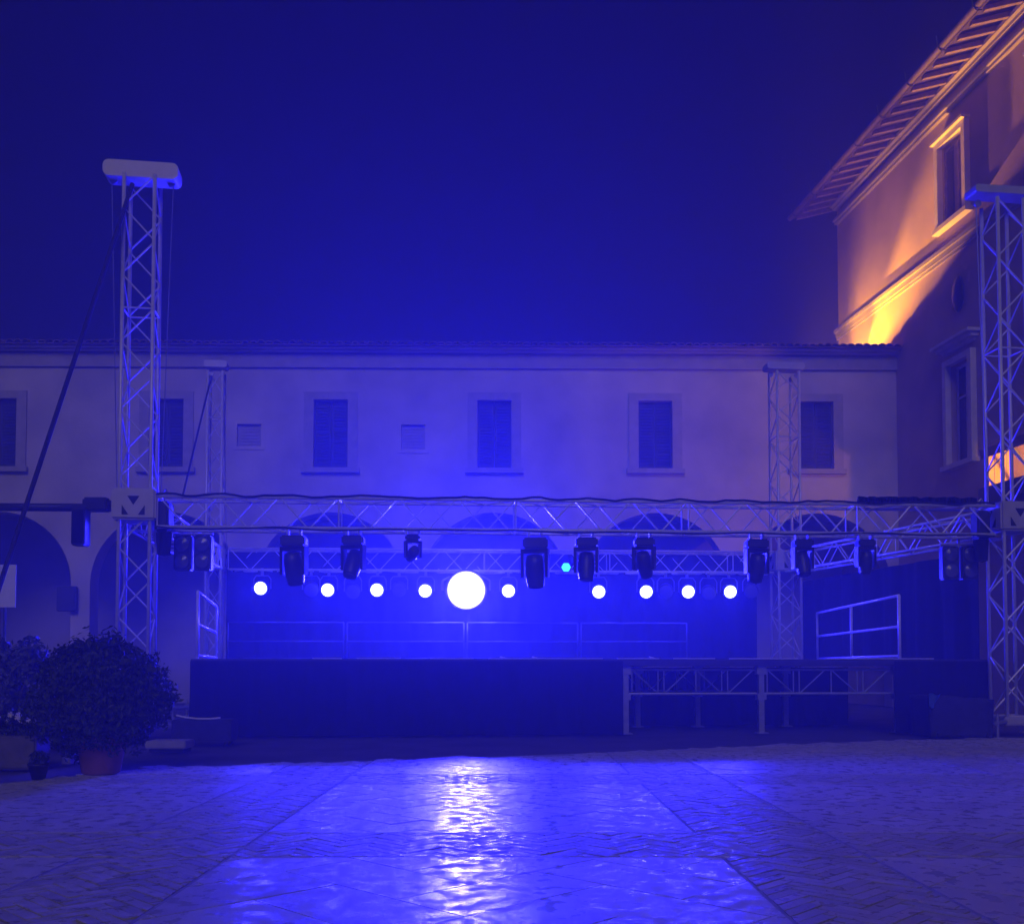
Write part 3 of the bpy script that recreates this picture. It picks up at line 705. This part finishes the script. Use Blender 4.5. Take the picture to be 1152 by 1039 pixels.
# ------------------------------------------------------------------ left side: outrigger arm, speaker, strap
p0, p1 = P(-60, 565, 15.6), P(127, 571, 15.7); p0.z = p1.z
t = thing("outrigger_boom", "thick dark horizontal boom reaching left from the left front tower", "boom", (p0+p1)/2); bpy.context.view_layer.update()
b = bm_new(); tube(b, p0, p1, .062, 12); place_mesh(obj("boom_tube", b, M["iron"], t, True), t)
b = bm_new(); q = P(109, 568, 15.65); box(b, q.x-.19, q.x+.19, q.y-.11, q.y+.11, q.z-.10, q.z+.11); bevel(b, .03, 2); place_mesh(obj("boom_clamp", b, M["black"], t), t)
q = P(91, 592, 15.55)
t = thing("column_speaker", "narrow black speaker hanging from the dark boom left of the front tower", "speaker", (q.x, q.y, q.z))
b = bm_new(); box(b, -.105, .105, -.12, .12, -.30, .27); bevel(b, .02, 2); sb = obj("cabinet", b, M["black"], t)
b = bm_new(); box(b, -.085, .085, -.128, -.122, -.27, .24); obj("grille", b, M["cloth"], sb)
b = bm_new(); tube(b, (0, 0, .26), (0, .02, p1.z-q.z-.05), .02); obj("hanger", b, M["steel"], t)
b = bm_new(); tube(b, P(149, 207, 15.75), P(-64, 851, 12.75), .034, 8)
tag(obj("guy_strap", b, M["strap"], None), "dark taut strap slanting down left from the left tower head", "strap")
b = bm_new(); tube(b, P(236, 430, 22.5), P(205, 560, 19.0), .02, 6); tag(obj("guy_wire", b, M["strap"], None), "thin dark wire slanting from the rear left tower to the front beam", "wire")
# ------------------------------------------------------------------ plants and bits at lower left
def leaves(bm, c, rad, n, size, shell=.55, squash=(1, 1, 1), lump=.18, seed=1):
    r = random.Random(seed); lob = [(Vector((r.gauss(0, 1), r.gauss(0, 1), r.gauss(0, 1))).normalized(), r.uniform(-lump, lump)) for _ in range(26)]
    for _ in range(n):
        d = Vector((r.gauss(0, 1), r.gauss(0, 1), r.gauss(0, 1))).normalized()
        k = 1+sum(a*max(0, d.dot(v))**10 for v, a in lob)
        rr = rad*k*(shell+(1-shell)*r.random()**.5)*(1.0+(.05 if r.random() < .1 else 0))
        p = Vector(c)+Vector((d.x*rr*squash[0], d.y*rr*squash[1], d.z*rr*squash[2]))
        nrm = (d+Vector((r.gauss(0, .6), r.gauss(0, .6), r.gauss(0, .6)))).normalized(); a = nrm.orthogonal().normalized(); a.rotate(Matrix.Rotation(r.uniform(0, 6.3), 3, nrm)); b = nrm.cross(a); s = size*r.uniform(.6, 1.3)
        v = [bm.verts.new(p+a*s), bm.verts.new(p+b*s*.45+nrm*s*.1), bm.verts.new(p-a*s), bm.verts.new(p-b*s*.45+nrm*s*.1)]
        bm.faces.new(v)
x, d = PX(116, 10.6), 10.6
t = thing("potted_bush", "big round clipped bush in a terracotta pot before the left front tower", "plant", (x, d, 0))
b = bm_new(); zc = ZZ(782, d)
leaves(b, (0, 0, zc), .66, 12000, .033, .58, (1.0, 1.0, .90), .30, 3)
for k in range(60):
    v = Vector((R.gauss(0, 1), R.gauss(0, 1), R.gauss(.3, 1))).normalized(); leaves(b, (v.x*.66, v.y*.66, zc+v.z*.60), R.uniform(.05, .13), 30, .032, .2, (1, 1, 1.2), .2, 200+k); leaves(b, (.0, 0, zc), .5, 1500, .06, .3, (1, 1, .85), .1, 5)
obj("foliage", b, M["leaf"], t)
b = bm_new(); tube(b, (0, 0, .28), (.02, .01, zc-.2), .045, 8, .035)
for k in range(7):
    a = k*.9; tube(b, (.02, .01, zc-.28), (.4*math.cos(a), .4*math.sin(a), zc+.12*math.sin(k*2)), .02, 6, .008)
obj("trunk", b, M["bark"], t)
b = bm_new(); lathe(b, [(.15, 0), (.19, .02), (.235, .30), (.26, .31), (.265, .40), (.245, .40), (.23, .36), (.02, .35)], 28); obj("pot", b, M["terra"], t, True)
x, d = PX(14, 13.0), 13.0
t = thing("shrub", "loose grey-green shrub at the left edge beside the clipped bush", "plant", (x, d, 0))
b = bm_new()
for k, (dx, dz, rr) in enumerate(((-.1, .75, .36), (.16, 1.15, .3), (-.32, 1.25, .3), (.3, .6, .26), (-.5, .7, .35))): leaves(b, (dx, .1*math.sin(k*3), dz), rr, 900, .05, .25, (1, 1, 1.05), .2, 20+k)
obj("foliage", b, M["leaf2"], t)
b = bm_new()
for k in range(6): tube(b, (.1*math.sin(k), .1*math.cos(k), 0), (.45*math.sin(k*2.1)-.1, .2*math.cos(k), 1.0+.1*(k % 3)), .018, 6, .006)
obj("stem", b, M["bark"], t)
x, d = PX(20, 11.2), 11.2
t = thing("flower_trough", "stone planter trough with small white flowers at the left edge", "planter", (x, d, 0))
b = bm_new(); box(b, -.55, .30, -.18, .18, 0, .36); bevel(b, .02, 2); obj("trough", b, M["terrastone"], t)
b = bm_new()
for k in range(7): leaves(b, (-.5+.12*k, 0, .45+.06*math.sin(k*2)), .15, 260, .035, .2, (1, 1, .9), .2, 40+k)
obj("greenery", b, M["leaf"], t)
b = bm_new()
for k in range(16):
    c = Vector((-.5+.05*k+R.uniform(-.02, .02), -.12+R.uniform(-.06, .05), .56+R.uniform(-.05, .06)))
    for j in range(5):
        a = j*1.257; tube(b, c, c+Vector((.03*math.cos(a), -.01, .03*math.sin(a))), .006, 5, .013)
obj("blossom", b, M["petal"], t)
x, d = PX(60, 11.8), 11.8
t = thing("stone_bench", "low pale stone bench behind the clipped bush near the trough", "bench", (x, d, 0))
b = bm_new(); box(b, -.32, .32, -.16, .16, .17, .26); bevel(b, .015, 2); obj("seat", b, M["pale"], t)
for sx in (-1, 1):
    b = bm_new(); box(b, sx*.22-.05, sx*.22+.05, -.12, .12, 0, .169); obj("leg", b, M["pale"], t)
x, d = PX(46, 10.1), 10.1
t = thing("small_pot", "small dark flower pot on the paving left of the terracotta pot", "pot", (x, d, 0))
b = bm_new(); lathe(b, [(.06, 0), (.095, .13), (.105, .135), (.10, .16), (.08, .15), (.01, .14)], 18); obj("pot", b, M["black"], t, True)
b = bm_new(); leaves(b, (0, 0, .20), .10, 160, .03, .2, (1, 1, .8), .2, 61); obj("greenery", b, M["leaf"], t)
x, d = PX(193, 13.4), 13.4
t = thing("pale_step", "low pale step block right of the clipped bush", "step", (x, d, 0))
b = bm_new(); box(b, -.26, .26, -.2, .2, .05, .15); bevel(b, .012, 2); obj("tread", b, M["pale"], t)
b = bm_new(); box(b, -.22, .22, -.16, .16, 0, .049); obj("plinth", b, M["black"], t)
x, d = PX(232, 14.6), 14.6; zc = ZZ(806, d)
t = thing("flight_case", "black equipment case standing before the left end of the stage skirt", "case", (x, d, 0))
b = bm_new(); box(b, -.42, .42, -.2, .2, .06, zc-.03); bevel(b, .015, 2); obj("box_body", b, M["case"], t)
for sx in (-1, 1):
    for sy in (-1, 1):
        b = bm_new(); lathe(b, [(.03, -.02), (.03, .02)], 12, Matrix.Translation((sx*.34, sy*.13, .03)) @ Matrix.Rotation(PI/2, 4, 'Y')); obj("castor", b, M["black"], t, True)
b = bm_new(); a0 = Vector((PX(204, 14.4), 14.4, 0))
path(b, [Vector((x-.36, d-.16, zc+.03)), Vector((x-.22, d-.18, zc+.0)), Vector((x-.05, d-.18, zc-.017)), Vector((x+.12, d-.17, zc-.018)), Vector((x+.26, d-.17, zc-.005))], .012, 8)
tag(obj("white_cable", b, M["white"], None), "short white cable draped over the black case", "cable")
# white notice and box on the arcade piers
q = P(6, 659, 20.0); t = thing("notice_board", "pale blank notice board on a post at the left edge", "sign", (q.x, q.y, 0))
b = bm_new(); box(b, -.24, .21, -.015, .015, q.z-.42, q.z+.42); bevel(b, .006, 1); obj("panel", b, M["white"], t)
b = bm_new(); tube(b, (-.02, .04, 0), (-.02, .04, q.z+.3), .03); obj("post", b, M["iron"], t)
q = P(80, 674, 27.95); t = thing("meter_box", "dark box on the arcade pier between the two left arches", "box", (q.x, 27.72, q.z))
b = bm_new(); box(b, -.26, .26, -.10, .06, -.34, .34); bevel(b, .02, 2); hb = obj("housing", b, M["shutter"], t)
b = bm_new(); box(b, -.22, .22, -.112, -.102, -.30, .30); obj("door", b, M["iron"], t)
# ------------------------------------------------------------------ right side: covered case by the tower
x0, x1, d = PX(1034, 16.4), PX(1104, 16.4), 16.4
zc = ZZ(781, d); cx = (x0+x1)/2
t = thing("covered_case", "bulky equipment case under a dark cover beside the right front tower", "case", (cx, d, 0))
b = bm_new(); hw = (x1-x0)/2; nx, nz = 14, 8
box(b, -hw, hw, -.4, .4, .0, zc); bmesh.ops.subdivide_edges(b, edges=list(b.edges), cuts=9, use_grid_fill=True)
for v in b.verts:
    k = math.sin(v.co.x*9+v.co.z*5)*.018+math.sin(v.co.y*11+v.co.x*4)*.014
    v.co.x += k; v.co.y += math.sin(v.co.x*13+v.co.z*3)*.022*(1.3-v.co.z); v.co.z += (-.07*(v.co.x+hw)/(2*hw)+k*.6)*(v.co.z/zc)
    if v.co.z < .05: v.co.x *= 1.03
bevel_ = None
obj("cover", b, M["case"], t, True)
b = bm_new()
for sx in (-1, 1):
    for sy in (-1, 1): lathe(b, [(.04, -.02), (.04, .02)], 12, Matrix.Translation((sx*(hw-.12), sy*.42, .04)) @ Matrix.Rotation(PI/2, 4, 'Y'))
obj("castor", b, M["black"], t)
b = bm_new(); c = Vector((x0+.06, d-.42, zc-.07)); g = []
for i in range(9):
    for j in range(9):
        u, v = i/8, j/8; g.append(b.verts.new(c+Vector((-.10+.20*u*(1-.5*v), -.02+.02*math.sin(u*9)-.02*v, .09-.24*v*(1-.6*abs(u-.35))+.02*math.sin(u*7)))))
for i in range(8):
    for j in range(8): b.faces.new((g[i*9+j], g[i*9+j+1], g[i*9+j+10], g[i*9+j+9]))
for f in bmesh.ops.solidify(b, geom=list(b.faces), thickness=.012)["geom"]: pass
tag(obj("blue_rag", b, M["rag"], None, True), "crumpled bright blue rag over the left corner of the covered case", "rag")

# ------------------------------------------------------------------ amber floodlights
AMB = (1., .41, .008)
def flood(loc, tgt, lab, power, size, blend, soft=.05):
    t = thing("floodlight", lab, "floodlight", loc, 0, "amber floodlights for the tall building"); bpy.context.view_layer.update()
    q = ((Vector(loc)-Vector(tgt)).normalized()).to_track_quat('Z', 'Y').to_matrix().to_4x4()
    b = bm_new(); box(b, -.17, .17, -.12, .12, .0, .12); bevel(b, .02, 2); b.transform(q); hb = obj("housing", b, M["black"], t)
    b = bm_new(); box(b, -.14, .14, -.09, .09, -.006, -.002); b.transform(q); obj("glass", b, M["amber"], hb)
    b = bm_new(); box(b, -.12, .12, -.02, .02, -.20, -.17); tube(b, (-.1, 0, -.18), (-.19, 0, .0), .012); tube(b, (.1, 0, -.18), (.19, 0, .0), .012); obj("bracket", b, M["black"], t)
    l = Vector(loc)+(Vector(tgt)-Vector(loc)).normalized()*.06
    add_light("flood_light", 'SPOT', t, l, tgt, power, AMB, spot_size=math.radians(size), spot_blend=blend, shadow_soft_size=soft)
L1 = W(31.5, 9.30, .78); flood(L1, W(25.3, 13.2, .0), "amber floodlight on the wing roof aimed up along the tall wall", 14000, 35, 1.)
L2 = W(31.3, 9.30, 1.5); flood(L2, W(27.8, 12.6, .0), "amber floodlight on the wing roof close to the tall wall", 2100, 92, 1.)
L4 = W(32.9, 9.35, 1.9); flood(L4, W(30.0, 13.5, .0), "amber floodlight on the wing roof behind the corner of the tall wall", 300, 110, .9)  # extra lamp added to brighten the wall corner in place of spill
L3 = W(21.0, 5.33, .32); flood(L3, W(22.9, 5.75, .3), "amber floodlight standing on the canopy ledge", 480, 120, .6)

# ------------------------------------------------------------------ render settings
sc.view_settings.view_transform = 'Standard'; sc.view_settings.look = 'None'; sc.view_settings.exposure = 0; sc.view_settings.gamma = 1
sc.render.engine = 'CYCLES'; c = sc.cycles
c.use_denoising = True
try: c.denoiser = 'OPENIMAGEDENOISE'
except Exception: pass
c.max_bounces = 6; c.diffuse_bounces = 2; c.glossy_bounces = 2; c.transmission_bounces = 2; c.volume_bounces = 1; c.transparent_max_bounces = 4
c.sample_clamp_indirect = 4; c.sample_clamp_direct = 0; c.use_adaptive_sampling = False
